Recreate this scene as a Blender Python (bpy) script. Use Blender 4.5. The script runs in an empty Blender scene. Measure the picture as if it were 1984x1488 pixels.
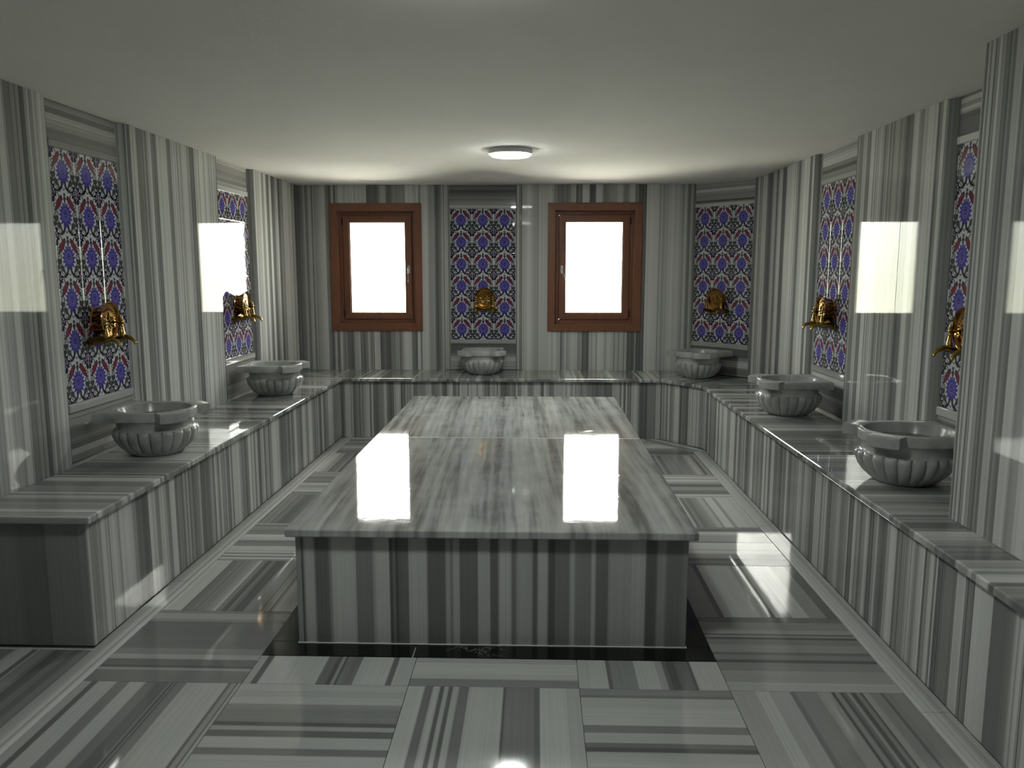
import bpy, bmesh, math, random
from mathutils import Vector, Matrix
R_ = random.Random(7)
S = bpy.context.scene
COL = S.collection
PI = math.pi

# ---------------------------------------------------------------- camera, sky, exposure
cam_d = bpy.data.cameras.new('camera'); cam = bpy.data.objects.new('camera', cam_d); COL.objects.link(cam)
cam.location = (0, 0, 1.4422)
cam.rotation_euler = (PI/2 - 0.1401, 0.0, 0.0298)
cam_d.sensor_width = 36; cam_d.lens = 1547.4/1984*36; cam_d.clip_start = 0.02
S.camera = cam
S.view_settings.view_transform = 'Standard'; S.view_settings.look = 'None'
S.view_settings.exposure = 0.72; S.view_settings.gamma = 1.0; S.view_settings.use_curve_mapping = False

SKY = 21.0
LAMP = 62.0
w = bpy.data.worlds.new('sky'); S.world = w; w.use_nodes = True
nt = w.node_tree; nt.nodes.clear()
tc = nt.nodes.new('ShaderNodeTexCoord'); sx = nt.nodes.new('ShaderNodeSeparateXYZ'); cr = nt.nodes.new('ShaderNodeValToRGB')
mr = nt.nodes.new('ShaderNodeMapRange'); bg = nt.nodes.new('ShaderNodeBackground'); wo = nt.nodes.new('ShaderNodeOutputWorld')
nt.links.new(tc.outputs['Generated'], sx.inputs[0]); nt.links.new(sx.outputs['Z'], mr.inputs['Value'])
mr.inputs['From Min'].default_value = -0.4; mr.inputs['From Max'].default_value = 0.6
nt.links.new(mr.outputs[0], cr.inputs[0]); nt.links.new(cr.outputs[0], bg.inputs[0]); nt.links.new(bg.outputs[0], wo.inputs[0])
e = cr.color_ramp.elements
e[0].position = 0.0; e[0].color = (.88, .83, .72, 1)
e[1].position = 1.0; e[1].color = (1.0, .94, .905, 1)
x = e.new(.38); x.color = (.68, .67, .54, 1)
x = e.new(.48); x.color = (.75, .75, .70, 1)
bg.inputs[1].default_value = SKY

# ---------------------------------------------------------------- helpers
def lin(c):
    return tuple(((v/255)/12.92 if v/255 <= .04045 else ((v/255+.055)/1.055)**2.4) for v in c) + (1,)

def link_mesh(name, bm, mat, parent=None, smooth=False):
    bmesh.ops.recalc_face_normals(bm, faces=bm.faces[:])
    me = bpy.data.meshes.new(name); bm.to_mesh(me); bm.free()
    if mat is not None: me.materials.append(mat)
    if smooth:
        me.polygons.foreach_set('use_smooth', [True]*len(me.polygons))
        try: me.set_sharp_from_angle(angle=math.radians(40))
        except Exception: pass
    o = bpy.data.objects.new(name, me); COL.objects.link(o)
    if parent is not None: o.parent = parent
    return o

def empty(name, loc=(0, 0, 0), rz=0.0):
    o = bpy.data.objects.new(name, None); COL.objects.link(o)
    o.location = loc; o.rotation_euler = (0, 0, rz); o.empty_display_size = .1
    return o

def tag(o, label=None, cat=None, group=None, kind=None):
    if label: o['label'] = label
    if cat: o['category'] = cat
    if group: o['group'] = group
    if kind: o['kind'] = kind
    return o

def copy_tree(o, parent=None):
    c = o.copy(); COL.objects.link(c)
    if parent is not None: c.parent = parent
    for ch in list(o.children): copy_tree(ch, c)
    return c

def uv_proj(bm, A, B, su=0.0, sv=0.0, O=None):
    O = Vector((0, 0, 0)) if O is None else Vector(O)
    L = bm.loops.layers.uv.verify()
    for f in bm.faces:
        for l in f.loops:
            d = l.vert.co - O
            l[L].uv = (d.dot(A) + su, d.dot(B) + sv)

def prism(bm, pts, N, t):
    """polygon pts (3D, planar) extruded by N*t"""
    N = Vector(N)*t
    a = [bm.verts.new(Vector(p)) for p in pts]; b = [bm.verts.new(Vector(p)+N) for p in pts]
    n = len(pts); fs = [bm.faces.new(a[::-1]), bm.faces.new(b)]
    for i in range(n):
        fs.append(bm.faces.new([a[i], a[(i+1) % n], b[(i+1) % n], b[i]]))
    return fs

def box(bm, x0, x1, y0, y1, z0, z1):
    return prism(bm, [(x0, y0, z0), (x1, y0, z0), (x1, y1, z0), (x0, y1, z0)], (0, 0, 1), z1-z0)

def slab(name, pts, N, t, mat, across, along, parent=None, bev=.0015, seed=None, seg=1, O=None, smooth=False):
    """stone slab; stripes vary along 'across' and run along 'along'"""
    bm = bmesh.new(); prism(bm, pts, N, t)
    if bev: bmesh.ops.bevel(bm, geom=bm.edges[:], offset=bev, segments=seg, affect='EDGES', profile=.5)
    seed = R_.uniform(0, 500) if seed is None else seed
    uv_proj(bm, Vector(across).normalized(), Vector(along).normalized(), seed, R_.uniform(0, 50) if O is None else 0, O=O)
    return link_mesh(name, bm, mat, parent, smooth=False)

def lathe(bm, prof, M=None, n=32, rad=None):
    """prof: list of (r, h); axis local Z; M matrix; rad(r,h,ang) modifies radius"""
    M = M or Matrix.Identity(4)
    rings = []
    for r, h in prof:
        if r < 1e-6: rings.append([bm.verts.new(M @ Vector((0, 0, h)))]); continue
        ring = []
        for k in range(n):
            a = 2*PI*k/n; rr = rad(r, h, a) if rad else r
            ring.append(bm.verts.new(M @ Vector((rr*math.cos(a), rr*math.sin(a), h))))
        rings.append(ring)
    for a, b in zip(rings, rings[1:]):
        if len(a) == 1 and len(b) == 1: continue
        for k in range(n):
            k2 = (k+1) % n
            if len(a) == 1: bm.faces.new([a[0], b[k], b[k2]])
            elif len(b) == 1: bm.faces.new([a[k], a[k2], b[0]])
            else: bm.faces.new([a[k], a[k2], b[k2], b[k]])

def tube(bm, pts, radii, n=12, flat=1.0):
    pts = [Vector(p) for p in pts]; rings = []
    for i, p in enumerate(pts):
        d = (pts[min(i+1, len(pts)-1)] - pts[max(i-1, 0)]).normalized()
        s = d.cross(Vector((0, 0, 1)))
        if s.length < 1e-3: s = d.cross(Vector((1, 0, 0)))
        s.normalize(); u = s.cross(d).normalized(); r = radii[i] if isinstance(radii, (list, tuple)) else radii
        rings.append([bm.verts.new(p + s*r*math.cos(2*PI*k/n) + u*r*flat*math.sin(2*PI*k/n)) for k in range(n)])
    for a, b in zip(rings, rings[1:]):
        for k in range(n): bm.faces.new([a[k], a[(k+1) % n], b[(k+1) % n], b[k]])
    bm.faces.new(rings[0][::-1]); bm.faces.new(rings[-1])

# ---------------------------------------------------------------- node maths
class G:
    def __init__(s, nt): s.nt = nt
    def n(s, t, **k):
        nd = s.nt.nodes.new(t)
        for a, b in k.items(): setattr(nd, a, b)
        return nd
    def val(s, v): return X(s, v)
    def m(s, op, *a):
        nd = s.n('ShaderNodeMath', operation=op)
        for i, v in enumerate(a):
            if isinstance(v, X): s.nt.links.new(v.o, nd.inputs[i])
            else: nd.inputs[i].default_value = float(v)
        return X(s, nd.outputs[0])
    def step(s, x, a, b):       # smooth 0->1 from a to b
        nd = s.n('ShaderNodeMapRange', interpolation_type='SMOOTHSTEP')
        s.nt.links.new(x.o, nd.inputs['Value'])
        nd.inputs['From Min'].default_value = a; nd.inputs['From Max'].default_value = b
        return X(s, nd.outputs[0])
    def xyz(s, x, y, z=0):
        nd = s.n('ShaderNodeCombineXYZ')
        for i, v in enumerate((x, y, z)):
            if isinstance(v, X): s.nt.links.new(v.o, nd.inputs[i])
            else: nd.inputs[i].default_value = float(v)
        return nd.outputs[0]
    def noise(s, vec, scale=1, detail=2, rough=.5):
        nd = s.n('ShaderNodeTexNoise', noise_dimensions='3D'); s.nt.links.new(vec, nd.inputs['Vector'])
        nd.inputs['Scale'].default_value = scale; nd.inputs['Detail'].default_value = detail; nd.inputs['Roughness'].default_value = rough
        return X(s, nd.outputs[0])
    def noise1(s, w_, scale=1, detail=2, rough=.5):
        nd = s.n('ShaderNodeTexNoise', noise_dimensions='1D'); s.nt.links.new(w_.o, nd.inputs['W'])
        nd.inputs['Scale'].default_value = scale; nd.inputs['Detail'].default_value = detail; nd.inputs['Roughness'].default_value = rough
        return X(s, nd.outputs[0])
    def vor1(s, w_, scale, smooth=.2):
        nd = s.n('ShaderNodeTexVoronoi', voronoi_dimensions='1D', feature='SMOOTH_F1'); s.nt.links.new(w_.o, nd.inputs['W'])
        nd.inputs['Scale'].default_value = scale; nd.inputs['Smoothness'].default_value = smooth
        sp = s.n('ShaderNodeSeparateColor'); s.nt.links.new(nd.outputs['Color'], sp.inputs[0])
        return X(s, sp.outputs[0])
    def mix(s, f, a, b):
        nd = s.n('ShaderNodeMix', data_type='RGBA'); s.nt.links.new(f.o, nd.inputs[0])
        for i, v in ((6, a), (7, b)):
            if isinstance(v, tuple): nd.inputs[i].default_value = v
            else: s.nt.links.new(v, nd.inputs[i])
        return nd.outputs[2]
    def ramp(s, x, stops, mode='LINEAR'):
        nd = s.n('ShaderNodeValToRGB'); s.nt.links.new(x.o, nd.inputs[0]); r = nd.color_ramp; r.interpolation = mode
        while len(r.elements) > 1: r.elements.remove(r.elements[0])
        r.elements[0].position = stops[0][0]; r.elements[0].color = stops[0][1]
        for p, c in stops[1:]:
            q = r.elements.new(p); q.color = c
        return nd.outputs[0]
class X:
    def __init__(s, g, o): s.g = g; s.o = o
    def __add__(s, b): return s.g.m('ADD', s, b)
    __radd__ = __add__
    def __sub__(s, b): return s.g.m('SUBTRACT', s, b)
    def __rsub__(s, b): return s.g.m('SUBTRACT', b, s)
    def __mul__(s, b): return s.g.m('MULTIPLY', s, b)
    __rmul__ = __mul__
    def __truediv__(s, b): return s.g.m('DIVIDE', s, b)
    def abs(s): return s.g.m('ABSOLUTE', s)
    def mx(s, b): return s.g.m('MAXIMUM', s, b)
    def mn(s, b): return s.g.m('MINIMUM', s, b)
    def sin(s): return s.g.m('SINE', s)
    def sqrt(s): return s.g.m('SQRT', s)

def new_mat(name, rough=.3, spec=.5, metal=0.0, color=(.5, .5, .5, 1)):
    m = bpy.data.materials.new(name); m.use_nodes = True
    p = m.node_tree.nodes['Principled BSDF']
    p.inputs['Base Color'].default_value = color; p.inputs['Roughness'].default_value = rough
    p.inputs['Metallic'].default_value = metal; p.inputs['Specular IOR Level'].default_value = spec
    return m, G(m.node_tree), p

def uv_xy(g):
    tcn = g.n('ShaderNodeTexCoord'); sp = g.n('ShaderNodeSeparateXYZ'); g.nt.links.new(tcn.outputs['UV'], sp.inputs[0])
    return X(g, sp.outputs[0]), X(g, sp.outputs[1])

def grey(v, warm=0.0):
    return (v*(.985+warm), v*1.0, v*(.978-warm*.3), 1)

STONE = [(0.0, grey(.10)), (.22, grey(.17)), (.40, grey(.27, .01)), (.52, grey(.36, .01)), (.60, grey(.48)), (.74, grey(.57)), (1.0, grey(.64))]

def striped_marble(name, k1=11, k2=38, lines=.6, wob=.010, rough=.035, spec=.2, bias=0.0, contrast=1.0, cloud=.06):
    m, g, p = new_mat(name, rough, spec)
    u, v = uv_xy(g)
    nz = g.noise(g.xyz(u*2.0, v*.9), 1.0, 2)
    u2 = u + (nz-.5)*wob
    A = g.vor1(u2, k1, .12); B = g.vor1(u2, k2, .15); F = g.noise1(u2, 130, 3, .6)
    mask = g.step(g.noise1(u2, 4.5, 1), .42, .58)
    fine = g.noise(g.xyz(u2*90, v*1.2), 1.0, 3)
    A = (A-.5)*contrast+.5
    val = A*.60 + B*(mask*.36+.12) + F*.14 + fine*cloud - .05 + bias
    # hairline dark veins in clusters
    nd = g.n('ShaderNodeTexVoronoi', voronoi_dimensions='1D', feature='DISTANCE_TO_EDGE'); g.nt.links.new(u2.o, nd.inputs['W']); nd.inputs['Scale'].default_value = 26
    ln = 1.0 - g.step(X(g, nd.outputs[0]), .015, .09)
    pick = g.step(g.noise1(u2, 6.0, 2), .52, .60)
    val = val - ln*pick*(.42*lines)
    col = g.ramp(val, STONE)
    g.nt.links.new(col, p.inputs['Base Color'])
    return m

def band_marble(name, width, bands, rough=.07, spec=.5, soft=.0022, wob=.006, lo=.075, gain=.74):
    """bands measured from the photograph: list of (end position 0..1, grey value)"""
    m, g, p = new_mat(name, rough, spec)
    u, v = uv_xy(g)
    nz = g.noise(g.xyz(u*3.0, v*1.1), 1.0, 2)
    t = (u + (nz-.5)*wob)/width
    sw = soft/width
    chunks = []; i = 0; start = 0.0
    while i < len(bands):
        ch = bands[i:i+14]; stops = []; s0 = start
        for q, (end, val) in enumerate(ch):
            a = s0 + (sw if q else 0); b = max(a+1e-4, end-sw)
            vv = lo+val*gain; stops.append((min(max(a, 0), 1), grey(vv))); stops.append((min(max(b, 0), 1), grey(vv))); s0 = end
        chunks.append((start, stops)); start = s0; i += 14
    col = g.ramp(t, chunks[0][1])
    for s0, st in chunks[1:]:
        col = g.mix(g.step(t, s0-sw, s0+sw), col, g.ramp(t, st))
    F = g.noise1(u, 150, 3, .6); fine = g.noise(g.xyz(u*70, v*1.2), 1.0, 3)
    k = F*.30 + fine*.22 + .74
    mulc = g.n('ShaderNodeMix', data_type='RGBA', blend_type='MULTIPLY'); mulc.inputs[0].default_value = 1
    g.nt.links.new(col, mulc.inputs[6]); g.nt.links.new(g.xyz(k, k, k), mulc.inputs[7])
    g.nt.links.new(mulc.outputs[2], p.inputs['Base Color'])
    return m

M_wall = striped_marble('striped_marble_wall', 17, 70, lines=1.1, spec=.055, bias=.045)
M_jamb = striped_marble('darker_marble_jamb', 40, 90, lines=.3, spec=.07, bias=-.10, contrast=.6, cloud=.2)
M_panel = striped_marble('striped_marble_panel', 19, 62, lines=1.1, spec=.15, bias=.0, contrast=.85)
M_lintel = striped_marble('striped_marble_lintel', 14, 40, bias=-.10, contrast=.8, rough=.1)
M_sill = striped_marble('striped_marble_sill', 9, 30, bias=-.07, contrast=.7, rough=.1)
M_floor = striped_marble('striped_marble_floor', 10, 42, lines=1.0, bias=.02)
M_bench = striped_marble('striped_marble_bench', 12, 40, lines=.5, bias=-.13, contrast=.6, cloud=.16, spec=.5)
M_light = striped_marble('pale_marble_trim', 14, 30, lines=0, bias=.10, contrast=.3)
M_strip = striped_marble('marble_floor_strip', 22, 60, lines=.3, bias=.0, contrast=.5)

# platform top: softer, cloudier veins
def cloudy_marble():
    m, g, p = new_mat('cloudy_marble_top', .045, .5)
    u, v = uv_xy(g)
    nz = g.noise(g.xyz(u*2.2, v*.8), 1.0, 3)
    u2 = u + v*.035 + (nz-.5)*.05
    A = g.noise1(u2, 9, 2); B = g.noise(g.xyz(u2*34, v*1.5), 1.0, 4, .6); C = g.noise(g.xyz(u*7, v*5), 1.0, 4, .6)
    val = A*.55 + B*.52 + C*.26 - .15
    col = g.ramp(val, [(.25, grey(.10)), (.40, grey(.20)), (.52, grey(.36)), (.68, grey(.50))])
    g.nt.links.new(col, p.inputs['Base Color'])
    # faint water-spot roughness
    sp = g.step(g.noise(g.xyz(u*9, v*9), 1.0, 5, .65), .58, .75)
    g.nt.links.new((sp*.10+.04).o, p.inputs['Roughness'])
    bp = g.n('ShaderNodeBump'); bp.inputs['Strength'].default_value = .05; bp.inputs['Distance'].default_value = .004
    g.nt.links.new(g.noise(g.xyz(u*14, v*14), 1.0, 3).o, bp.inputs['Height']); g.nt.links.new(bp.outputs[0], p.inputs['Normal'])
    return m
M_top = cloudy_marble()

def black_marble():
    m, g, p = new_mat('black_marble', .08, .5)
    tcn = g.n('ShaderNodeTexCoord')
    n1 = g.noise(tcn.outputs['Object'], 9, 5, .7); n2 = g.noise(tcn.outputs['Object'], 2.3, 1)
    v = (1.0 - g.step((n1-.5).abs(), .0, .018))*g.step(n2, .58, .70)
    col = g.mix(v, (.006, .007, .006, 1), (.16, .17, .15, 1))
    g.nt.links.new(col, p.inputs['Base Color']); return m
M_black = black_marble()

def carved_marble():
    m, g, p = new_mat('carved_grey_marble', .22, .5)
    tcn = g.n('ShaderNodeTexCoord')
    n1 = g.noise(tcn.outputs['Object'], 5, 5, .6); n2 = g.noise(tcn.outputs['Object'], 22, 3)
    col = g.ramp(n1*.75+n2*.25, [(.32, grey(.29)), (.5, grey(.41)), (.68, grey(.53))])
    g.nt.links.new(col, p.inputs['Base Color']); return m
M_basin = carved_marble()

def plaster():
    m, g, p = new_mat('white_plaster', .9, .2)
    tcn = g.n('ShaderNodeTexCoord')
    n1 = g.noise(tcn.outputs['Object'], 3.0, 4, .6); n2 = g.noise(tcn.outputs['Object'], 45, 4, .7)
    col = g.mix(n1, (.72, .71, .68, 1), (.80, .785, .76, 1)); g.nt.links.new(col, p.inputs['Base Color'])
    bp = g.n('ShaderNodeBump'); bp.inputs['Strength'].default_value = .18; bp.inputs['Distance'].default_value = .01
    g.nt.links.new((n2+n1*.8).o, bp.inputs['Height']); g.nt.links.new(bp.outputs[0], p.inputs['Normal']); return m
M_ceil = plaster()

def brown_wood():
    m, g, p = new_mat('brown_window_wood', .38, .4)
    tcn = g.n('ShaderNodeTexCoord'); mp = g.n('ShaderNodeMapping'); g.nt.links.new(tcn.outputs['Object'], mp.inputs[0]); mp.inputs['Scale'].default_value = (30, 30, 2)
    n1 = g.noise(mp.outputs[0], 1.0, 3)
    col = g.mix(n1, lin((118, 76, 58)), lin((138, 92, 70))); g.nt.links.new(col, p.inputs['Base Color']); return m
M_wood = brown_wood()

def brass(name, c1, c2, rough):
    m, g, p = new_mat(name, rough, .5, 1.0)
    tcn = g.n('ShaderNodeTexCoord'); n1 = g.noise(tcn.outputs['Object'], 40, 3)
    g.nt.links.new(g.mix(n1, c1, c2), p.inputs['Base Color']); return m
M_brass = brass('polished_brass', (.28, .18, .045, 1), (.36, .24, .065, 1), .15)
M_copper = brass('coppery_brass_dish', (.33, .16, .045, 1), (.44, .235, .065, 1), .18)
M_steel = new_mat('white_handle_metal', .25, .5, .6, (.8, .8, .78, 1))[0]
M_grout = new_mat('pale_grout', .7, .3, 0, (.50, .51, .49, 1))[0]
M_caulk = new_mat('white_caulk', .3, .5, 0, (.75, .76, .74, 1))[0]
M_white = new_mat('white_lamp_housing', .4, .4, 0, (.75, .75, .73, 1))[0]
M_rubber = new_mat('dark_window_gasket', .6, .3, 0, (.03, .02, .015, 1))[0]

def glass():
    m = bpy.data.materials.new('window_glass'); m.use_nodes = True; g = G(m.node_tree); m.node_tree.nodes.clear()
    o = g.n('ShaderNodeOutputMaterial'); t = g.n('ShaderNodeBsdfTransparent'); t.inputs[0].default_value = (.95, .97, .95, 1)
    gl = g.n('ShaderNodeBsdfGlossy'); gl.inputs['Roughness'].default_value = 0.0
    fr = g.n('ShaderNodeFresnel'); fr.inputs[0].default_value = 1.45; mx = g.n('ShaderNodeMixShader')
    g.nt.links.new(fr.outputs[0], mx.inputs[0]); g.nt.links.new(t.outputs[0], mx.inputs[1]); g.nt.links.new(gl.outputs[0], mx.inputs[2]); g.nt.links.new(mx.outputs[0], o.inputs[0])
    return m
M_glass = glass()

def lamp_mat():
    m = bpy.data.materials.new('lit_lamp_diffuser'); m.use_nodes = True; g = G(m.node_tree); m.node_tree.nodes.clear()
    o = g.n('ShaderNodeOutputMaterial'); em = g.n('ShaderNodeEmission'); em.inputs[0].default_value = (.93, 1.0, .94, 1); em.inputs[1].default_value = LAMP
    g.nt.links.new(em.outputs[0], o.inputs[0]); return m
M_lamp = lamp_mat()

# glazed floral tile: one repeat per tile, mirrored about its middle
def tile_mat():
    m, g, p = new_mat('floral_glazed_tile', .035, .3)
    u, v = uv_xy(g)
    jn = g.noise(g.xyz(u*9, v*9), 1.0, 2); jn2 = g.noise(g.xyz(u*9+40, v*9), 1.0, 2)
    fu = g.m('FRACT', u); fv = g.m('FRACT', v)
    x0 = (fu-.5).abs(); x = x0 + (jn-.5)*.035; y = fv + (jn2-.5)*.035      # x 0..0.5 from the tile's middle, y down
    yw = y - g.step(y, .499, .501)                          # wraps around the top edge: 0 at the grout
    def ell(cx, cy, a, b, deg, yy=None, soft=.10):
        yy = y if yy is None else yy
        c, s = math.cos(math.radians(deg)), math.sin(math.radians(deg))
        dx, dy = x-cx, yy-cy
        p1 = (dx*c + dy*s)/a; p2 = (dy*c - dx*s)/b
        r = (p1*p1 + p2*p2).sqrt()
        return 1.0 - g.step(r, 1-soft, 1+soft)
    def ring(cx, cy, r, wd, yy=None):
        yy = y if yy is None else yy
        dx, dy = x-cx, yy-cy
        d = ((dx*dx+dy*dy).sqrt()-r).abs()
        return 1.0 - g.step(d, wd*.6, wd*1.4)
    white = (.56, .56, .59, 1); black = (.012, .012, .028, 1); leaf = (.055, .065, .068, 1)
    blue = (.07, .058, .30, 1); lil = (.22, .20, .56, 1); navy = (.03, .02, .16, 1); red = (.20, .035, .06, 1); plum = (.055, .02, .085, 1)
    col = white
    def lay(f, c):
        nonlocal col
        col = g.mix(f, col, c)
    # stems
    up = 1.0 - g.step(y, .52, .60)
    lay(ring(0.0, .62, .40, .010)*g.step(y, .56, .60), black)
    lay(ring(.5, .0, .30, .011, yw)*g.step(x, .22, .26), black)
    lay(ring(.40, .50, .085, .011), black)
    lay(ell(.385, .45, .012, .10, 6), black)
    lay(ring(.20, .60, .13, .009)*g.step(y, .60, .66), black); lay(ring(.5, .42, .12, .009), black); lay(ring(.12, .02, .14, .010, yw), black); lay(ring(.31, .12, .09, .009), black)
    # leaves
    for a in ((.38, .62, .095, .065, 35), (.28, .77, .100, .065, -50), (.43, .74, .060, .045, 60), (.36, .38, .095, .038, 62), (.42, .60, .07, .04, -60), (.20, .86, .06, .03, -65), (.31, .50, .05, .02, 80)):
        lay(ell(*a), leaf)
    # dark paired leaves under the flower
    lay(ell(.085, .85, .125, .032, 65), black); lay(ell(.16, .93, .14, .028, 38), black); lay(ell(.05, .80, .07, .02, 80), black)
    # palmette over the tile corner
    dx = (.5 - x); q = dx/.235 + yw.abs()/.32
    th = g.m('ARCTAN2', yw, dx)
    lob = (th*9.0).sin()*.16
    pal = 1.0 - g.step(q+lob, .90, 1.02)
    lay(pal, black)
    lay(1.0 - g.step(dx/.13 + yw.abs()/.22, .85, 1.0), plum)
    for a in ((.415, -.045, .020, .020, 0), (.44, .09, .016, .016, 0), (.395, .03, .016, .014, 0), (.452, -.10, .017, .017, 0)):
        lay(ell(*a, yy=yw), white)
    lay((1.0 - g.step(dx, .006, .014))*(1.0-g.step(yw.abs(), .14, .17)), white)
    # white stem between the flowers
    lay((1.0 - g.step(dx, .055, .07))*g.step(y, .28, .30)*(1.0-g.step(y, .52, .54)), black)
    lay((1.0 - g.step(dx, .040, .052))*g.step(y, .26, .28)*(1.0-g.step(y, .53, .56)), white)
    lay(ell(.46, .60, .045, .035, -50), leaf)
    # red tulips leaning out from the top of the flower
    lay(ell(.235, .24, .215, .078, 52), black); lay(ell(.245, .25, .185, .060, 52), red)
    # small buds above the flower
    lay(ell(0, .045, .045, .045, 0, yy=yw), leaf); lay(ell(0, .18, .040, .060, 0), leaf); lay(ell(0, .115, .06, .012, 0), black)
    lay(ell(.055, .28, .05, .013, 60), black)
    # blue flower with pointed petals
    dx, dy = x0, (fv-.52)/1.10
    rr = (dx*dx+dy*dy).sqrt(); th = g.m('ARCTAN2', dx, dy)
    saw = g.m('PINGPONG', th*(16/(2*PI)), .5)
    fl = 1.0 - g.step(rr+saw*.19, .280, .294)
    lay(fl, blue)
    lay(ring(0, .52, .135, .014)*g.step(saw, .12, .25), lil); lay(ring(0, .53, .075, .010), lil)
    lay(ell(0, .52, .058, .068, 0), navy); lay(ell(0, .53, .020, .028, 0), lil)
    # grout
    ed = (.5 - (fu-.5).abs()).mn(.5 - (fv-.5).abs())
    gr = 1.0 - g.step(ed, .004, .009)
    lay(gr*.6, (.55, .55, .53, 1))
    g.nt.links.new(col, p.inputs['Base Color'])
    bp = g.n('ShaderNodeBump'); bp.inputs['Strength'].default_value = .35; bp.inputs['Distance'].default_value = .0015
    g.nt.links.new((g.step(ed, .0, .03) + g.noise(g.xyz(u*3, v*3), 1.0, 2)*.5).o, bp.inputs['Height']); g.nt.links.new(bp.outputs[0], p.inputs['Normal'])
    return m
M_tile = tile_mat()

# ---------------------------------------------------------------- measures
D, H, XL, XR, HB, ZT = 7.42, 2.222, -2.192, 1.877, .527, 2.010
REC, YB, TH = .035, -1.4, .03
XN, YN, ZN = Vector((1, 0, 0)), Vector((0, 1, 0)), Vector((0, 0, 1))

def struct(o): return tag(o, kind='structure')

# ---------------------------------------------------------------- floor
def floor():
    bm = bmesh.new(); box(bm, -2.6, 2.3, YB-.3, D+.5, -.15, -.012)
    fl = struct(link_mesh('floor', bm, M_grout))
    def tile(x0, x1, y0, y1, horiz, mat=None, seed=None):
        g = .0010
        pts = [(x0+g, y0+g, -.012), (x1-g, y0+g, -.012), (x1-g, y1-g, -.012), (x0+g, y1-g, -.012)]
        ac, al = ((0, 1, 0), (1, 0, 0)) if horiz else ((1, 0, 0), (0, 1, 0))
        if mat is None: slab('floor_tile', pts, ZN, .012, M_floor, ac, al, fl, bev=.0008)
        else: slab('floor_tile', pts, ZN, .012, mat, ac, al, fl, bev=.0008, seed=0, O=(x0, y0, 0))
    ML, MR = -1.035, .680
    cols = [ML, -.443, .157, MR]
    LI, RI = -1.605, 1.275            # inner edges of the border strips
    BF = 2.827
    L, Dk, Md, K = .52, .20, .31, .07
    spec = {
      ('c', 0, 0): [(.05, .40), (.09, K), (.44, .50), (.50, .14), (.53, .05), (.55, .3), (.565, .04), (.60, .16), (.66, .12), (.70, .46), (.86, .50), (.895, .10), (1, .45)],
      ('c', 1, 0): [(.25, .20), (.42, .46), (.8, .52), (1, .40)],
      ('c', 2, 0): [(.08, .46), (.20, .50), (.23, .10), (.40, .22), (.55, .50), (.60, .38), (.63, .12), (.69, .06), (.78, .13), (.80, .06), (1, .5)],
      ('c', 0, 1): [(.10, .16), (.14, .38), (.18, .12), (.30, .40), (.36, .14), (.46, .44), (.52, .10), (.56, .36), (.60, .06), (.73, .20), (.78, .24), (.85, .46), (.92, .40), (1, .46)],
      ('c', 1, 1): [(.10, .48), (.15, .12), (.19, .44), (.215, .07), (.24, .40), (.265, .08), (.30, .40), (.36, .14), (.56, .46), (.575, .05), (.74, .17), (.77, .10), (.92, .5), (1, .42)],
      ('c', 2, 1): [(.15, .46), (.30, .42), (.38, .40), (.42, .06), (.46, .14), (.55, .44), (.62, .18), (.80, .48), (.90, .44), (.93, .16), (1, .24)],
      ('l', 0, 1): [(.06, .40), (.10, .09), (.22, .46), (.30, .18), (.40, .46), (.47, .16), (.55, .10), (.565, .2), (.58, .05), (.59, .25), (.60, .05), (.66, .20), (.70, .42), (.92, .47), (.94, .1), (.97, .3), (.98, .08), (1, .40)],
      ('l', 0, 0): [(.14, .17), (.17, .34), (.20, .07), (.28, .13), (.34, .38), (.42, .24), (.62, .15), (.82, .14), (.86, .28), (.95, .40), (1, .24)],
      ('r', 0, 1): [(.14, .38), (.22, .50), (.34, .36), (.37, .14), (.50, .22), (.58, .32), (.60, .05), (.63, .26), (.65, .04), (.67, .12), (.69, .30), (.72, .04), (.745, .2), (.76, .05), (.80, .32), (.86, .22), (.88, .07), (.92, .20), (1, .24)],
      ('r', 0, 0): [(.10, .42), (.24, .30), (.34, .22), (.38, .07), (.44, .20), (.48, .12), (.58, .26), (.66, .18), (.69, .05), (.72, .25), (.74, .07), (.80, .30), (.92, .22), (1, .12)],
      ('r', 0, -1): [(.16, .20), (.20, .08), (.46, .40), (.52, .30), (.56, .08), (.62, .44), (.68, .18), (.80, .44), (.92, .24), (1, .10)],
    }
    def sm(key, wd):
        if key in spec: return band_marble('banded_marble_tile', wd, spec[key], rough=.06)
        return None
    # middle columns in front of the black border
    for r in range(0, 8):
        y1 = BF if r == 0 else 2.62-.6*(r-1); y0 = 2.62-.6*r
        if y0 < YB: y0 = YB
        if y1 <= YB: break
        for c in range(3):
            horiz = (r+c) % 2 == 1
            tile(cols[c], cols[c+1], y0, y1, horiz, sm(('c', c, r), (y1-y0) if horiz else (cols[c+1]-cols[c])))
    # side aisles and the strip behind the platform
    def aisle(x0, x1, key, ymin):
        for k in range(-8, 8):
            y0, y1 = 2.62+.6*k, 2.62+.6*(k+1)
            y0 = max(y0, ymin); y1 = min(y1, 6.80)
            if y1-y0 < .02: continue
            horiz = k % 2 == 0
            tile(x0, x1, y0, y1, horiz, sm((key, 0, -k), (y1-y0) if horiz else (x1-x0)))
    aisle(LI, ML, 'l', YB); aisle(MR, RI, 'r', YB)
    for c in range(3): tile(cols[c], cols[c+1], 6.30, 6.83, c % 2 == 0)
    # aisle left of the bench's end
    for k in range(-7, 1):
        y0, y1 = 2.25+.6*k, min(2.25+.6*(k+1), 2.90)
        if y1 < YB+.05: continue
        tile(XL-.04, -1.70, max(y0, YB), y1, k % 2 == 1)
    return fl
FL = floor()

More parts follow.
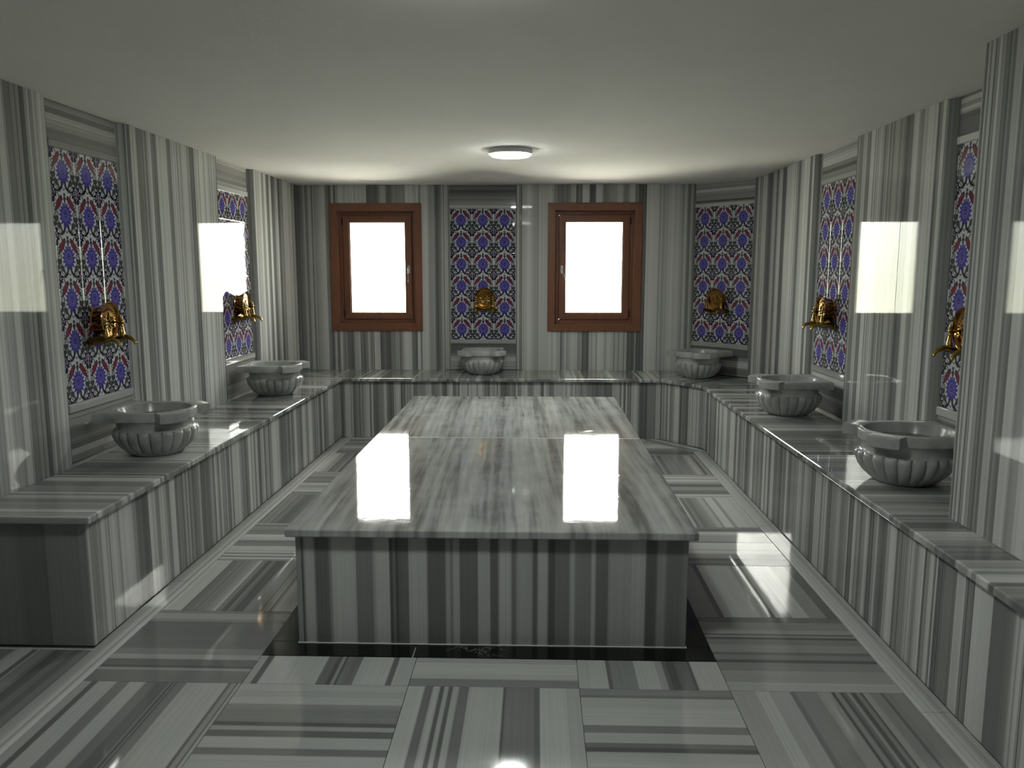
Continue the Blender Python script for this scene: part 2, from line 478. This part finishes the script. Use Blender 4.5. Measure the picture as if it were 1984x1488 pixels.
def strip(name, x0, x1, y0, y1, mat, n, along_y=True):
    root = None
    L = (y1-y0) if along_y else (x1-x0)
    bm = bmesh.new()
    for k in range(n):
        a, b = k/n*L, (k+1)/n*L
        if along_y: fs = box(bm, x0, x1, y0+a+.001, y0+b-.001, -.012, .001)
        else: fs = box(bm, x0+a+.001, x0+b-.001, y0, y1, -.012, .001)
    bmesh.ops.bevel(bm, geom=bm.edges[:], offset=.001, segments=1, affect='EDGES')
    uv_proj(bm, XN if along_y else YN, YN if along_y else XN, R_.uniform(0, 99), 0)
    return struct(link_mesh(name, bm, mat))
strip('trim_1', -1.6995, -1.607, YB, 6.83, M_strip, 5)
strip('trim_2', 1.277, 1.369, YB, 6.40, M_strip, 4)
strip('trim_3', -1.60, .95, 6.735, 6.83, M_strip, 3, False)
# corner run of the floor border
bm = bmesh.new(); prism(bm, [(.951, 6.735, -.012), (1.276, 6.335, -.012), (1.369, 6.402, -.012), (1.369, 6.44, -.012), (1.06, 6.83, -.012), (.951, 6.83, -.012)], ZN, .0132)
uv_proj(bm, Vector((.78, .62, 0)), Vector((-.62, .78, 0)), 3.3, 0); struct(link_mesh('trim_4', bm, M_strip))
# black marble border round the platform
bm = bmesh.new(); KX0, KX1, KY0, KY1 = -1.034, .679, 2.828, 6.299; w_ = .115
for a in ((KX0, -.462, KY0, KY0+w_), (-.458, KX1, KY0, KY0+w_), (KX0, KX0+w_, KY0+w_+.001, KY1-w_), (KX1-w_, KX1, KY0+w_+.001, KY1-w_), (KX0, KX1, KY1-w_+.001, KY1)):
    box(bm, a[0]+.0008, a[1]-.0008, a[2]+.0008, a[3]-.0008, -.012, .0012)
struct(link_mesh('trim_5', bm, M_black))

# ---------------------------------------------------------------- ceiling
bm = bmesh.new(); box(bm, -2.6, 2.3, YB-.3, D+.5, H, H+.15)
struct(link_mesh('ceiling', bm, M_ceil))

# ---------------------------------------------------------------- walls with niches
tile_panels = []     # (centre point on recess plane, direction along, normal)
def wall(name, P0, T, N, segs, niches, zlow=-.02, tend=None):
    """P0 point at floor where t = 0, T direction along the wall, N into the room"""
    P0, T, N = Vector(P0), Vector(T), Vector(N)
    P = lambda t, z, n=0.0: P0 + T*t + ZN*z + N*n
    bm = bmesh.new()
    t0 = min([s[0] for s in segs] + [n[0]-.06 for n in niches]); t1 = max([s[1] for s in segs] + [n[0]+.66 for n in niches])
    if tend: t1 = tend
    prism(bm, [P(t0-.0, zlow, -REC-.012), P(t1, zlow, -REC-.012), P(t1, H, -REC-.012), P(t0, H, -REC-.012)], -N, .2)
    W = struct(link_mesh(name, bm, M_grout))
    for s in segs:
        a, b = s[0], s[1]; z0 = s[2] if len(s) > 2 else 0.0; z1 = s[3] if len(s) > 3 else H
        g = .0008
        slab('marble_slab', [P(a+g, z0), P(b-g, z0), P(b-g, z1), P(a+g, z1)], -N, REC+.012, M_wall, T, ZN, W, seed=(s[4] if len(s) > 4 else None))
    for (n0, z_floor) in niches:
        n1 = n0+.6; ow = .062
        for (a, b) in ((n0-ow, n0-.006), (n1+ow, n1+.006)):      # sloping jambs
            bm = bmesh.new()
            prism(bm, [P(a, z_floor, 0), P(b, z_floor, -REC), P(b, z_floor, -REC-.011), P(a, z_floor, -REC-.011)], ZN, H-z_floor-.001)
            bmesh.ops.bevel(bm, geom=bm.edges[:], offset=.001, segments=1, affect='EDGES')
            uv_proj(bm, T, ZN, R_.uniform(0, 99), 0); link_mesh('niche_jamb', bm, M_jamb, W)
        c0, c1 = n0-.006, n1+.006
        slab('niche_lintel', [P(c0, ZT+.035, -REC), P(c1, ZT+.035, -REC), P(c1, H-.001, -REC), P(c0, H-.001, -REC)], -N, .011, M_lintel, ZN, T, W)
        slab('niche_ledge', [P(c0, ZT+.001, -REC+.006), P(c1, ZT+.001, -REC+.006), P(c1, ZT+.034, -REC+.006), P(c0, ZT+.034, -REC+.006)], -N, .017, M_light, ZN, T, W)
        slab('niche_ledge', [P(c0, ZT-1.243, -REC+.010), P(c1, ZT-1.243, -REC+.010), P(c1, ZT-1.201, -REC+.010), P(c0, ZT-1.201, -REC+.010)], -N, .021, M_light, ZN, T, W, bev=.004)
        slab('niche_sill', [P(c0, z_floor, -REC), P(c1, z_floor, -REC), P(c1, ZT-1.244, -REC), P(c0, ZT-1.244, -REC)], -N, .011, M_sill, ZN, T, W)
        tile_panels.append((P(n0+.3, ZT-.6, -REC), T.copy(), N.copy()))
    return W

# left wall: t = y, normal +x
wall('wall_left', (XL, 0, 0), (0, 1, 0), (1, 0, 0),
     [(YB, .6), (.6, 2.05), (2.05, 3.632, 0, H, 210.3), (4.352, 4.95, 0, H, 61.2), (4.95, 5.56, 0, H, 88.1), (6.282, D-.0, 0, H, 143.9)], [(3.694, HB), (5.621, HB)])
# back wall with two window openings
WX = [(-1.90, -1.05), (.105, .965)]; WZ = (.89, 2.06)
hx = [(a+.055, b-.055) for a, b in WX]; hz = (WZ[0]+.055, WZ[1]-.055)
bm = bmesh.new()
yb0, yb1 = D+REC+.012, D+.30
for (a, b) in ((-2.45, hx[0][0]), (hx[0][1], hx[1][0]), (hx[1][1], 2.2)): box(bm, a, b, yb0, yb1, -.02, H)
for (a, b) in hx:
    box(bm, a, b, yb0, yb1, -.02, hz[0]); box(bm, a, b, yb0, yb1, hz[1], H)
for (a, b) in hx: pass
WB = struct(link_mesh('wall_back', bm, M_grout))
def bslab(x0, x1, z0, z1, seed=None):
    slab('marble_slab', [(x0+.0008, D, z0), (x1-.0008, D, z0), (x1-.0008, D, z1), (x0+.0008, D, z1)], YN, REC+.012, M_wall, XN, ZN, WB, seed=seed)
bslab(XL-.03, -1.845, 0, H); bslab(-1.845, -1.105, hz[1], H, 17.2); bslab(-1.845, -1.105, 0, hz[0], 44.4); bslab(-1.105, -.853, 0, H, 9.1)
bslab(-.129, .16, 0, H, 30.7); bslab(.16, .91, hz[1], H, 71.4); bslab(.16, .91, 0, hz[0], 92.8); bslab(.91, 1.40, 0, H, 133.0)
bn = -.791
for (a, b) in ((bn-.062, bn-.006), (bn+.662, bn+.606)):
    bm = bmesh.new(); prism(bm, [(a, D, HB), (b, D+REC, HB), (b, D+REC+.011, HB), (a, D+REC+.011, HB)], ZN, H-HB-.001)
    bmesh.ops.bevel(bm, geom=bm.edges[:], offset=.001, segments=1, affect='EDGES')
    uv_proj(bm, XN, ZN, R_.uniform(0, 99), 0); link_mesh('niche_jamb', bm, M_jamb, WB)
def nb(nm, z0, z1, off, t, mat, bev=.0015):
    slab(nm, [(bn-.006, D+REC-off, z0), (bn+.606, D+REC-off, z0), (bn+.606, D+REC-off, z1), (bn-.006, D+REC-off, z1)], YN, t, mat, ZN, XN, WB, bev=bev)
nb('niche_lintel', ZT+.035, H-.001, 0, .011, M_lintel); nb('niche_ledge', ZT+.001, ZT+.034, .006, .017, M_light)
nb('niche_ledge', ZT-1.243, ZT-1.201, .010, .021, M_light, .004); nb('niche_sill', HB, ZT-1.244, 0, .011, M_sill)
tile_panels.append((Vector((bn+.3, D+REC, ZT-.6)), Vector((1, 0, 0)), Vector((0, -1, 0))))

# angled wall across the right back corner
CU = Vector((.655, -.756, 0)).normalized(); CN = Vector((-.756, -.655, 0)).normalized()
C0 = Vector((1.366, D, 0)); CL = .775
wall('wall_corner', C0, CU, CN, [(-.0, .010, HB+.0006), (.734, CL+.01, HB+.0006)], [(.072, HB+.0006)], HB+.0006)
# right wall: t = y, normal -x
wall('wall_right', (XR, 0, 0), (0, 1, 0), (-1, 0, 0),
     [(3.853, 4.25, 0, H, 311.0), (4.25, 4.879, 0, H, 330.5), (5.602, 6.20, 0, H, 350.3), (6.20, 6.835, 0, H, 371.0), (2.6, 3.131)], [(4.940, HB), (3.194, HB)], tend=D+REC+.010)
# projecting pier on the right, standing on the bench
bm = bmesh.new(); box(bm, 1.585, 2.1, YB, 2.92, HB+.001, H)
WP = struct(link_mesh('wall_pier', bm, M_grout))
ys = [YB, .3, 1.45, 2.20, 2.949]
for k in range(4):
    slab('marble_slab', [(1.552, ys[k]+.0008, HB+.0006), (1.552, ys[k+1]-.0008, HB+.0006), (1.552, ys[k+1]-.0008, H), (1.552, ys[k]+.0008, H)], XN, .033, M_wall, YN, ZN, WP, seed=(None, None, 402.0, 431.7)[k])
slab('marble_slab', [(1.5855, 2.949, HB+.0006), (1.876, 2.949, HB+.0006), (1.876, 2.949, H), (1.5855, 2.949, H)], -YN, .028, M_wall, XN, ZN, WP)
# wall behind the camera
bm = bmesh.new(); box(bm, -2.6, 2.3, YB-.25, YB-.03, -.02, H)
WF = struct(link_mesh('wall_front', bm, M_grout))
for k in range(4):
    a = -2.25+k*1.0; slab('marble_slab', [(a, YB, 0), (a+.999, YB, 0), (a+.999, YB, H), (a, YB, H)], -YN, .03, M_wall, XN, ZN, WF)

# ---------------------------------------------------------------- windows
def window(idx, x0, x1, flip):
    z0, z1 = WZ
    root = struct(empty('window_%d' % idx, ((x0+x1)/2, D, z0)))
    def part(nm, bm, mat, smooth=False):
        o = link_mesh(nm, bm, mat, root, smooth); o.matrix_parent_inverse = root.matrix_basis.inverted(); return o
    def ringframe(a0, a1, c0, c1, wd, y0, y1, bev=.002, slope=0.0):
        """mitred rectangular frame: four boards"""
        bm = bmesh.new()
        o = [(a0, c0), (a1, c0), (a1, c1), (a0, c1)]; i = [(a0+wd, c0+wd), (a1-wd, c0+wd), (a1-wd, c1-wd), (a0+wd, c1-wd)]
        for k in range(4):
            k2 = (k+1) % 4
            prism(bm, [(o[k][0], y0, o[k][1]), (o[k2][0], y0, o[k2][1]), (i[k2][0], y0+slope, i[k2][1]), (i[k][0], y0+slope, i[k][1])], YN, y1-y0)
        if bev: bmesh.ops.bevel(bm, geom=bm.edges[:], offset=bev, segments=2, affect='EDGES')
        return bm
    part('casing', ringframe(x0, x1, z0, z1, .070, D-.016, D-.0005, .003), M_wood)
    part('reveal', ringframe(x0+.0565, x1-.0565, z0+.0565, z1-.0565, .0145, D+.0005, D+.11, .001), M_wood)
    a0, a1, c0, c1 = x0+.0715, x1-.0715, z0+.0715, z1-.0715
    part('frame', ringframe(a0, a1, c0, c1, .030, D+.070, D+.135, .002), M_wood)
    part('gasket', ringframe(a0+.0305, a1-.0305, c0+.0305, c1-.0305, .004, D+.078, D+.12, 0), M_rubber)
    sash = part('sash', ringframe(a0+.035, a1-.035, c0+.035, c1-.035, .058, D+.060, D+.125, .004), M_wood)
    part('glazing_bead', ringframe(a0+.0905, a1-.0905, c0+.0905, c1-.0905, .010, D+.072, D+.088, .001, .008), M_wood)
    bm = bmesh.new(); box(bm, a0+.092, a1-.092, D+.092, D+.098, c0+.092, c1-.092); part('glass_pane', bm, M_glass)
    # handle on the sash
    hxp = (a1-.062) if not flip else (a0+.062)
    hz_ = 1.46
    bm = bmesh.new(); box(bm, hxp-.012, hxp+.012, D+.052, D+.0595, hz_-.035, hz_+.035)
    bmesh.ops.bevel(bm, geom=bm.edges[:], offset=.003, segments=2, affect='EDGES')
    sg = -1 if not flip else 1
    dx = .0 if not flip else .035
    tube(bm, [(hxp, D+.056, hz_+.012), (hxp, D+.030, hz_+.014), (hxp, D+.018, hz_+.004), (hxp+dx*.4, D+.014, hz_-.04), (hxp+dx, D+.014, hz_-.115)], [.0045, .0045, .005, .0045, .004], 10)
    part('handle', bm, M_steel, True)
    # hinge
    hh = (a0+.028) if not flip else (a1-.028)
    bm = bmesh.new(); 
    for zz in (c0+.06, c1-.12):
        lathe(bm, [(0, 0), (.006, 0), (.006, .06), (0, .06)], Matrix.Translation((hh, D+.062, zz)), 12)
    part('hinge', bm, M_rubber, True)
    # outer opening lining
    part('outer_reveal', ringframe(x0+.0562, x1-.0562, z0+.0562, z1-.0562, .004, D+.136, D+.30, 0), M_grout)
    return root
window(1, WX[0][0], WX[0][1], False); window(2, WX[1][0], WX[1][1], True)

# ---------------------------------------------------------------- U-shaped bench
bench = tag(empty('marble_bench', (0, 7.0, 0)), 'low striped grey marble bench built around the left, back and right walls under the basins', 'bench')
def bpart(o): o.matrix_parent_inverse = Matrix.Translation((0, -7.0, 0)); return o
def btop(pts, ac, al):
    z = HB-.03
    o = slab('bench_top', [(x, y, z) for x, y in pts], ZN, .03, M_bench, ac, al, bench, bev=.007, seg=3, smooth=True); bpart(o)
xi, yi = -1.677, 6.80
btop([(-2.185, 2.853), (xi, 2.853), (xi, yi), (-2.185, 7.412)], YN, XN)
btop([(xi+.001, yi), (1.067, yi), (1.16, 7.415), (-2.182, 7.415)], XN, YN+XN*.25)
btop([(1.068, yi-.001), (1.347, 6.446), (1.868, 6.842), (1.372, 7.408), (1.162, 7.414)], CU, CN)
btop([(1.347, 6.444), (1.347, YB+.01), (1.868, YB+.01), (1.868, 6.840)], YN, XN)
zr = HB-.031; rs = .028
def riser(p, q, mat=M_panel, seed=None, z0=.0015):
    p, q = Vector((*p, 0)), Vector((*q, 0)); T = (q-p).normalized(); N = Vector((-T.y, T.x, 0))   # N outwards, away from room
    g = T*.0006
    o = slab('riser_panel', [p+g+ZN*z0, q-g+ZN*z0, q-g+ZN*zr, p+g+ZN*zr], N, .02, mat, T, ZN, bench, seed=seed, O=None); bpart(o); return o
# end face of the left bench, then round the room
endb = band_marble('banded_marble_end', .5, [(.10, .13), (.24, .11), (.40, .13), (.44, .10), (.62, .065), (.64, .035), (.90, .15), (.955, .19), (.985, .36), (1, .2)], spec=.2, lo=.16)
o = slab('riser_panel', [(-2.19, 2.853+rs, .0015), (xi-rs, 2.853+rs, .0015), (xi-rs, 2.853+rs, zr), (-2.19, 2.853+rs, zr)], YN, .02, endb, XN, ZN, bench, seed=0, O=(-2.19, 0, 0)); bpart(o)
def rrun(p, q, n, first=None):
    for k in range(n):
        a = (p[0]+(q[0]-p[0])*k/n, p[1]+(q[1]-p[1])*k/n); b = (p[0]+(q[0]-p[0])*(k+1)/n, p[1]+(q[1]-p[1])*(k+1)/n)
        riser(a, b)
rrun((xi-rs, 2.875+rs), (xi-rs, yi+rs), 4)
rrun((xi-rs+.021, yi+rs), (1.080, yi+rs), 3)
riser((1.081, 6.827), (1.3745, 6.456))
rrun((1.347+rs, 6.455), (1.347+rs, YB+.01), 9)
# body behind the panels
bm = bmesh.new()
box(bm, -2.185, xi-rs-.022, 2.91, 7.40, 0, zr-.001); box(bm, xi-rs-.021, 1.05, yi+rs+.022, 7.40, 0, zr-.001); box(bm, 1.347+rs+.022, 1.865, YB+.02, 6.40, 0, zr-.001)
bpart(link_mesh('bench_core', bm, M_grout, bench))

# ---------------------------------------------------------------- central platform
PX0, PX1, PY0, PY1 = -.922, .584, 2.932, 6.15
plat = tag(empty('marble_platform', ((PX0+PX1)/2, (PY0+PY1)/2, 0)), 'large rectangular marble massage platform in the middle of the floor, banded sides and polished top', 'platform')
def ppart(o): o.matrix_parent_inverse = plat.matrix_basis.inverted(); return o
front = [(.012, .33), (.020, .05), (.047, .47), (.085, .13), (.092, .30), (.153, .54), (.198, .20), (.205, .40), (.240, .50), (.250, .07), (.255, .20), (.262, .04), (.275, .12), (.290, .14), (.337, .46), (.385, .11), (.398, .36), (.402, .08), (.420, .40), (.467, .13), (.498, .42), (.520, .12), (.552, .46), (.566, .17), (.606, .38), (.620, .12), (.645, .44), (.664, .075), (.702, .17), (.714, .42), (.756, .21), (.767, .42), (.800, .14), (.858, .36), (.893, .42), (.922, .09), (.945, .28), (.985, .15), (1, .20)]
zp0, zp1 = .0025, .4395
Mfront = band_marble('banded_marble_front', PX1-PX0, front, soft=.003, lo=.06, gain=.90, spec=.2)
ppart(slab('front_panel', [(PX0+.0205, PY0, zp0), (PX1-.0005, PY0, zp0), (PX1-.0005, PY0, zp1), (PX0+.0205, PY0, zp1)], YN, .02, Mfront, XN, ZN, plat, seed=0, O=(PX0, 0, 0)))
ppart(slab('side_panel', [(PX0, PY0, zp0), (PX0, PY1, zp0), (PX0, PY1, zp1), (PX0, PY0, zp1)], XN, .02, M_panel, YN, ZN, plat))
ppart(slab('side_panel', [(PX1, PY0+.0205, zp0), (PX1, PY1, zp0), (PX1, PY1, zp1), (PX1, PY0+.0205, zp1)], -XN, .02, M_panel, YN, ZN, plat))
ppart(slab('back_panel', [(PX0+.0205, PY1, zp0), (PX1-.0205, PY1, zp0), (PX1-.0205, PY1, zp1), (PX0+.0205, PY1, zp1)], -YN, .02, M_panel, XN, ZN, plat))
ov = .032; tx0, tx1 = PX0-ov, PX1+ov
for i, (a, b) in enumerate(((PY0-ov, 4.6058), (4.6112, PY1+ov))):
    ppart(slab('top_slab', [(tx0, a, .440), (tx1, a, .440), (tx1, b, .440), (tx0, b, .440)], ZN, .032, M_top, XN, YN, plat, bev=.006, seg=3, seed=12.0+i*.3, O=(0, 0, 0), smooth=True))
bm = bmesh.new(); box(bm, PX0-.003, PX1+.003, PY0-.003, PY0+.012, .0013, .0045); ppart(link_mesh('caulk_line', bm, M_caulk, plat))
ppart(slab('joint_line', [(tx0+.01, 4.6060, .44), (tx1-.01, 4.6060, .44), (tx1-.01, 4.6110, .44), (tx0+.01, 4.6110, .44)], ZN, .0322, M_caulk, XN, YN, plat, bev=0))

# ---------------------------------------------------------------- tile panels
def make_panel():
    bm = bmesh.new()
    prism(bm, [(-.3, 0, -.6), (.3, 0, -.6), (.3, 0, .6), (-.3, 0, .6)], -YN, .009)
    L = bm.loops.layers.uv.verify()
    for f in bm.faces:
        for l in f.loops:
            c = l.vert.co; l[L].uv = ((c.x+.3)/.2, (.6-c.z)/.2)
    return link_mesh('tile_panel', bm, M_tile)
# orientation: local -Y faces the room
panel0 = make_panel()
panel_labels = {
 0: 'blue and red floral glazed tile panel set in the left wall niche nearest the viewer',
 1: 'floral glazed tile panel in the farther left wall niche, glaring with window light',
 2: 'floral glazed tile panel on the back wall between the two brown windows',
 3: 'floral glazed tile panel in the angled corner wall right of the right window',
 4: 'narrow-looking floral tile panel in the right wall niche next to the angled corner',
 5: 'floral tile panel in the right wall niche half hidden by the marble pier'}
order = []   # wall_left gives 0,1 ; back gives next ; corner ; right gives far, near
for i, (c, T, N) in enumerate(tile_panels): order.append((c, N))
def ang(N): return math.atan2(N.x, -N.y)     # rotates local -Y onto N
for i, (c, N) in enumerate(order):
    o = panel0 if i == 0 else panel0.copy()
    if i: COL.objects.link(o)
    o.location = c - N*.0105; o.rotation_euler = (0, 0, ang(N))
    tag(o, panel_labels[i], 'tile panel', 'floral tile panels in the wall niches')

# ---------------------------------------------------------------- basins
def make_basin():
    root = empty('marble_basin')
    # bowl, gadrooned; local -Y faces the room
    bm = bmesh.new(); NF = 22
    def rad(r, h, a):
        if .008 < h < .133 and r > .115:
            k = min(1, (h-.008)/.02)*min(1, (.133-h)/.006)
            return r - .017*k*(1-abs(math.sin(a*NF/2))**.5)
        return r
    prof = [(0, 0), (.118, 0), (.128, .006), (.150, .022), (.175, .045), (.192, .070), (.202, .095), (.207, .110), (.206, .120), (.203, .127), (.197, .132), (.189, .136), (.185, .144), (.184, .158), (.187, .174), (.193, .1835)]
    lathe(bm, prof + [(.160, .1835), (.168, .150), (.168, .120), (.113, .070), (.110, .045), (.05, .036), (0, .034)], None, 264, rad)
    o = link_mesh('bowl', bm, M_basin, root, True)
    # rim slab with a straight back, two lugs, and a round opening
    bm = bmesh.new(); Rr, Ri, zt, zb = .200, .172, .232, .184
    def outline(a):
        # a measured from +X ccw; back is +Y (wall side)
        c, s = math.cos(a), math.sin(a)
        r = Rr
        if s > 0:                                     # back: blends into straight-sided block
            rb = .215/max(abs(s), 1e-6)
            rx = .205/max(abs(c), 1e-6)
            r = min(rb, rx); 
            if s < .72: r = min(r, Rr + (r-Rr)*((s/.72)**1.3) if r > Rr else r)
            r = max(r, Rr)
        else:
            for la in (-PI/4, -3*PI/4):
                d = (a-la+PI) % (2*PI)-PI
                if abs(d) < .6:
                    hw = .068; perp = abs(math.sin(d)); cd = math.cos(d)
                    tip = .264
                    r = max(r, min(tip, hw/max(perp, 1e-6)))       # parallel-sided lug with a rounded front
        return r
    angs = []
    n = 288
    for k in range(n): angs.append(-PI + 2*PI*k/n)
    # sharp lug sides: add angle pairs
    for la in (-PI/4, -3*PI/4):
        for s_ in (-1, 1):
            angs += [la + s_*math.asin(.068/.264), la + s_*math.asin(.068/.200)]
    angs = sorted((a+PI) % (2*PI)-PI for a in angs)
    rows = []
    for (rf, z) in ((0, zb), (1, zb), (1, zb+.003), (1, zt-.006), (1, zt-.002), (1, zt), ):
        ring = []
        for a in angs:
            r = Ri if rf == 0 else outline(a)
            if z == zb: r -= (.003 if rf else 0)
            if z == zt-.002 and rf: r -= .002
            if z == zt and rf: r -= .006
            ring.append(bm.verts.new((r*math.cos(a), r*math.sin(a), z)))
        rows.append(ring)
    for (r, z) in ((Ri+.006, zt), (Ri, zt-.004), (Ri-.004, zt-.02), (.158, zb)):
        rows.append([bm.verts.new((r*math.cos(a), r*math.sin(a), z)) for a in angs])
    m = len(angs)
    for a, b in zip(rows, rows[1:] + rows[:1]):
        for k in range(m): bm.faces.new([a[k], a[(k+1) % m], b[(k+1) % m], b[k]])
    link_mesh('rim', bm, M_basin, root, True)
    # drain
    bm = bmesh.new(); lathe(bm, [(0, .0345), (.016, .0345), (.018, .037), (.012, .039), (0, .038)], None, 24)
    link_mesh('drain', bm, M_steel, root, True)
    return root
basin0 = make_basin()
def cpos(d): 
    p = C0 + CU*(.372) + CN*d
    return (p.x, p.y)
LW = 'fluted grey marble basin '
basins = [
 ((-1.935, 3.95), PI/2, LW+'on the left bench, the one nearest the viewer', 1.0),
 ((-1.955, 5.89), PI/2, LW+'on the left bench farther back, near the back left corner', 1.0),
 ((-.478, 7.155), 0, LW+'on the back bench between the two windows', .95),
 (cpos(.262), -math.atan2(.756, .655), LW+'standing before the angled corner wall between the back and right benches', 1.0),
 ((1.638, 5.17), -PI/2, LW+'on the right bench, the second from the viewer', 1.0),
 ((1.628, 3.49), -PI/2, LW+'on the right bench partly hidden behind the marble pier', 1.0)]
for i, (p, rz, lab, sc) in enumerate(basins):
    o = basin0 if i == 0 else copy_tree(basin0)
    o.location = (p[0], p[1], HB+.0004); o.rotation_euler = (0, 0, rz); o.scale = (sc, sc, sc)
    tag(o, lab, 'basin', 'marble wash basins on the benches')

# ---------------------------------------------------------------- brass taps
def make_tap():
    root = empty('brass_tap')          # origin on the tile face, local -Y into the room
    MY = Matrix.Rotation(PI/2, 4, 'X')  # local Z axis -> -Y
    bm = bmesh.new()
    lathe(bm, [(0, 0), (.060, 0), (.062, .006), (.058, .012), (.061, .030), (.068, .052), (.076, .075), (.081, .094), (.084, .098), (.0865, .102), (.0845, .106), (.0805, .104), (.077, .096), (.072, .088), (.060, .085), (.030, .084), (0, .083)], MY, 64)
    for v in bm.verts: v.co.z = v.co.z*1.12+.014; v.co.x *= 1.06
    link_mesh('dish', bm, M_copper, root, True)
    # raised relief on the face of the dish: ring of beads, curls and scrolls
    bm = bmesh.new()
    y = -.086
    def curl(cx, cz, r0, turns, a0, rad=.0032, sgn=1):
        pts = []; n = 26
        for k in range(n):
            t = k/(n-1); r = r0*(1-.8*t); a = a0+sgn*turns*2*PI*t
            pts.append((cx+r*math.cos(a), y-.002*math.sin(t*PI), cz+r*math.sin(a)))
        tube(bm, pts, [rad*(1-.4*k/(n-1)) for k in range(n)], 8)
    curl(-.004, .000, .030, 1.4, 2.2); curl(.022, .022, .018, 1.2, -.4, sgn=-1); curl(-.030, .026, .015, 1.1, 3.3)
    curl(.026, -.022, .016, 1.2, .8); curl(-.028, -.022, .017, 1.2, 4.0, sgn=-1); curl(.0, -.044, .012, 1.0, 0)
    tube(bm, [(-.045, y, -.008), (-.02, y-.003, -.013), (.01, y-.003, -.010), (.048, y, -.014)], .0032, 8)
    tube(bm, [(.006, y, .052), (.002, y-.003, .03), (.008, y-.003, .005)], .003, 8)
    tube(bm, [(.016, y, .050), (.012, y-.003, .03), (.016, y-.003, .005)], .0026, 8)
    for k in range(28):
        a = 2*PI*k/28
        bmesh.ops.create_icosphere(bm, subdivisions=1, radius=.0042, matrix=Matrix.Translation((.066*math.cos(a), y-.001, .068*math.sin(a))))
    link_mesh('relief', bm, M_brass, root, True)
    # scalloped mounting bracket under the dish
    bm = bmesh.new()
    pts = []
    for k in range(33):
        t = k/32; xx = -.108+.216*t
        pts.append((xx, 0, -.100-.010*abs(math.sin(t*PI*4))))
    top = [(.108, 0, -.074), (.06, 0, -.068), (.0, 0, -.050), (-.06, 0, -.068), (-.108, 0, -.074)]
    prism(bm, pts+top, -YN, .030)
    bmesh.ops.bevel(bm, geom=[e_ for e_ in bm.edges if abs(e_.verts[0].co.y-e_.verts[1].co.y) < 1e-5], offset=.004, segments=2, affect='EDGES')
    link_mesh('bracket', bm, M_brass, root, True)
    for s in (-1, 1):
        bm = bmesh.new(); cx = s*.078
        tube(bm, [(cx, -.004, -.092), (cx, -.04, -.092), (cx, -.08, -.088), (cx, -.115, -.085), (cx, -.140, -.080), (cx, -.165, -.079), (cx, -.190, -.086), (cx, -.206, -.098), (cx, -.216, -.112)],
             [.017, .014, .0145, .017, .016, .0125, .012, .0115, .0105], 16, .95)
        lathe(bm, [(0, -.014), (.024, -.014), (.025, -.004), (.018, 0), (0, 0)], Matrix.Translation((cx, -.012, -.092)) @ MY, 20)
        link_mesh('spout', bm, M_brass, root, True)
        bm = bmesh.new(); T_ = Matrix.Translation((cx, -.122, -.074))
        lathe(bm, [(0, 0), (.019, 0), (.0205, .004), (.0185, .008), (.0195, .011), (.017, .015), (.0145, .026), (.0115, .040), (.0095, .050), (.0115, .053), (.0085, .057), (.007, .062),
                   (.011, .067), (.0125, .073), (.0105, .079), (.006, .083), (.008, .087), (.0075, .092), (.004, .100), (.0015, .108), (0, .109)], T_, 20)
        for q in range(4):
            a = PI/4+q*PI/2
            bmesh.ops.create_icosphere(bm, subdivisions=2, radius=.0055, matrix=T_ @ Matrix.Translation((.0145*math.cos(a), .0145*math.sin(a), .073)))
        link_mesh('tap_handle', bm, M_brass, root, True)
    return root
tap0 = make_tap()
tap_labels = ['brass double tap with round dish on the near left tile panel',
 'brass double tap with round dish on the farther left tile panel',
 'brass double tap with round embossed dish on the back wall between the windows',
 'brass double tap with round coppery dish on the angled corner tile panel',
 'brass double tap with dish on the right wall niche next to the angled corner',
 'brass double tap on the right wall almost hidden behind the marble pier']
for i, (c, N) in enumerate(order):
    o = tap0 if i == 0 else copy_tree(tap0)
    o.scale = (1, .72, 1); T = Vector((-N.y, N.x, 0))
    p = c - N*.0012 + Vector((0, 0, 1.184-c.z))
    if i == 2: p = p + Vector((.018, 0, 0))
    if i == 3: p = p - CU*.01
    o.location = p; o.rotation_euler = (0, 0, ang(N))
    tag(o, tap_labels[i], 'tap', 'brass taps over the basins')

# ---------------------------------------------------------------- ceiling lamps
def make_lamp():
    root = empty('ceiling_lamp')
    bm = bmesh.new(); lathe(bm, [(0, 0), (.138, 0), (.142, -.004), (.142, -.026), (.138, -.030), (.127, -.030), (.126, -.012), (0, -.012)], None, 64)
    link_mesh('housing', bm, M_white, root, True)
    bm = bmesh.new(); lathe(bm, [(0, -.014), (.1255, -.014), (.1255, -.034), (.121, -.041), (.06, -.044), (0, -.045)], None, 64)
    link_mesh('diffuser', bm, M_lamp, root, True)
    return root
l0 = make_lamp(); l0.location = (-.169, 5.33, H-.0005)
tag(l0, 'round white surface ceiling lamp, lit, in front of the back wall', 'lamp')
l1 = copy_tree(l0); l1.location = (-.225, 2.09, H-.0005)
tag(l1, 'round lit ceiling lamp just above the top edge of the view, nearest the viewer', 'lamp')
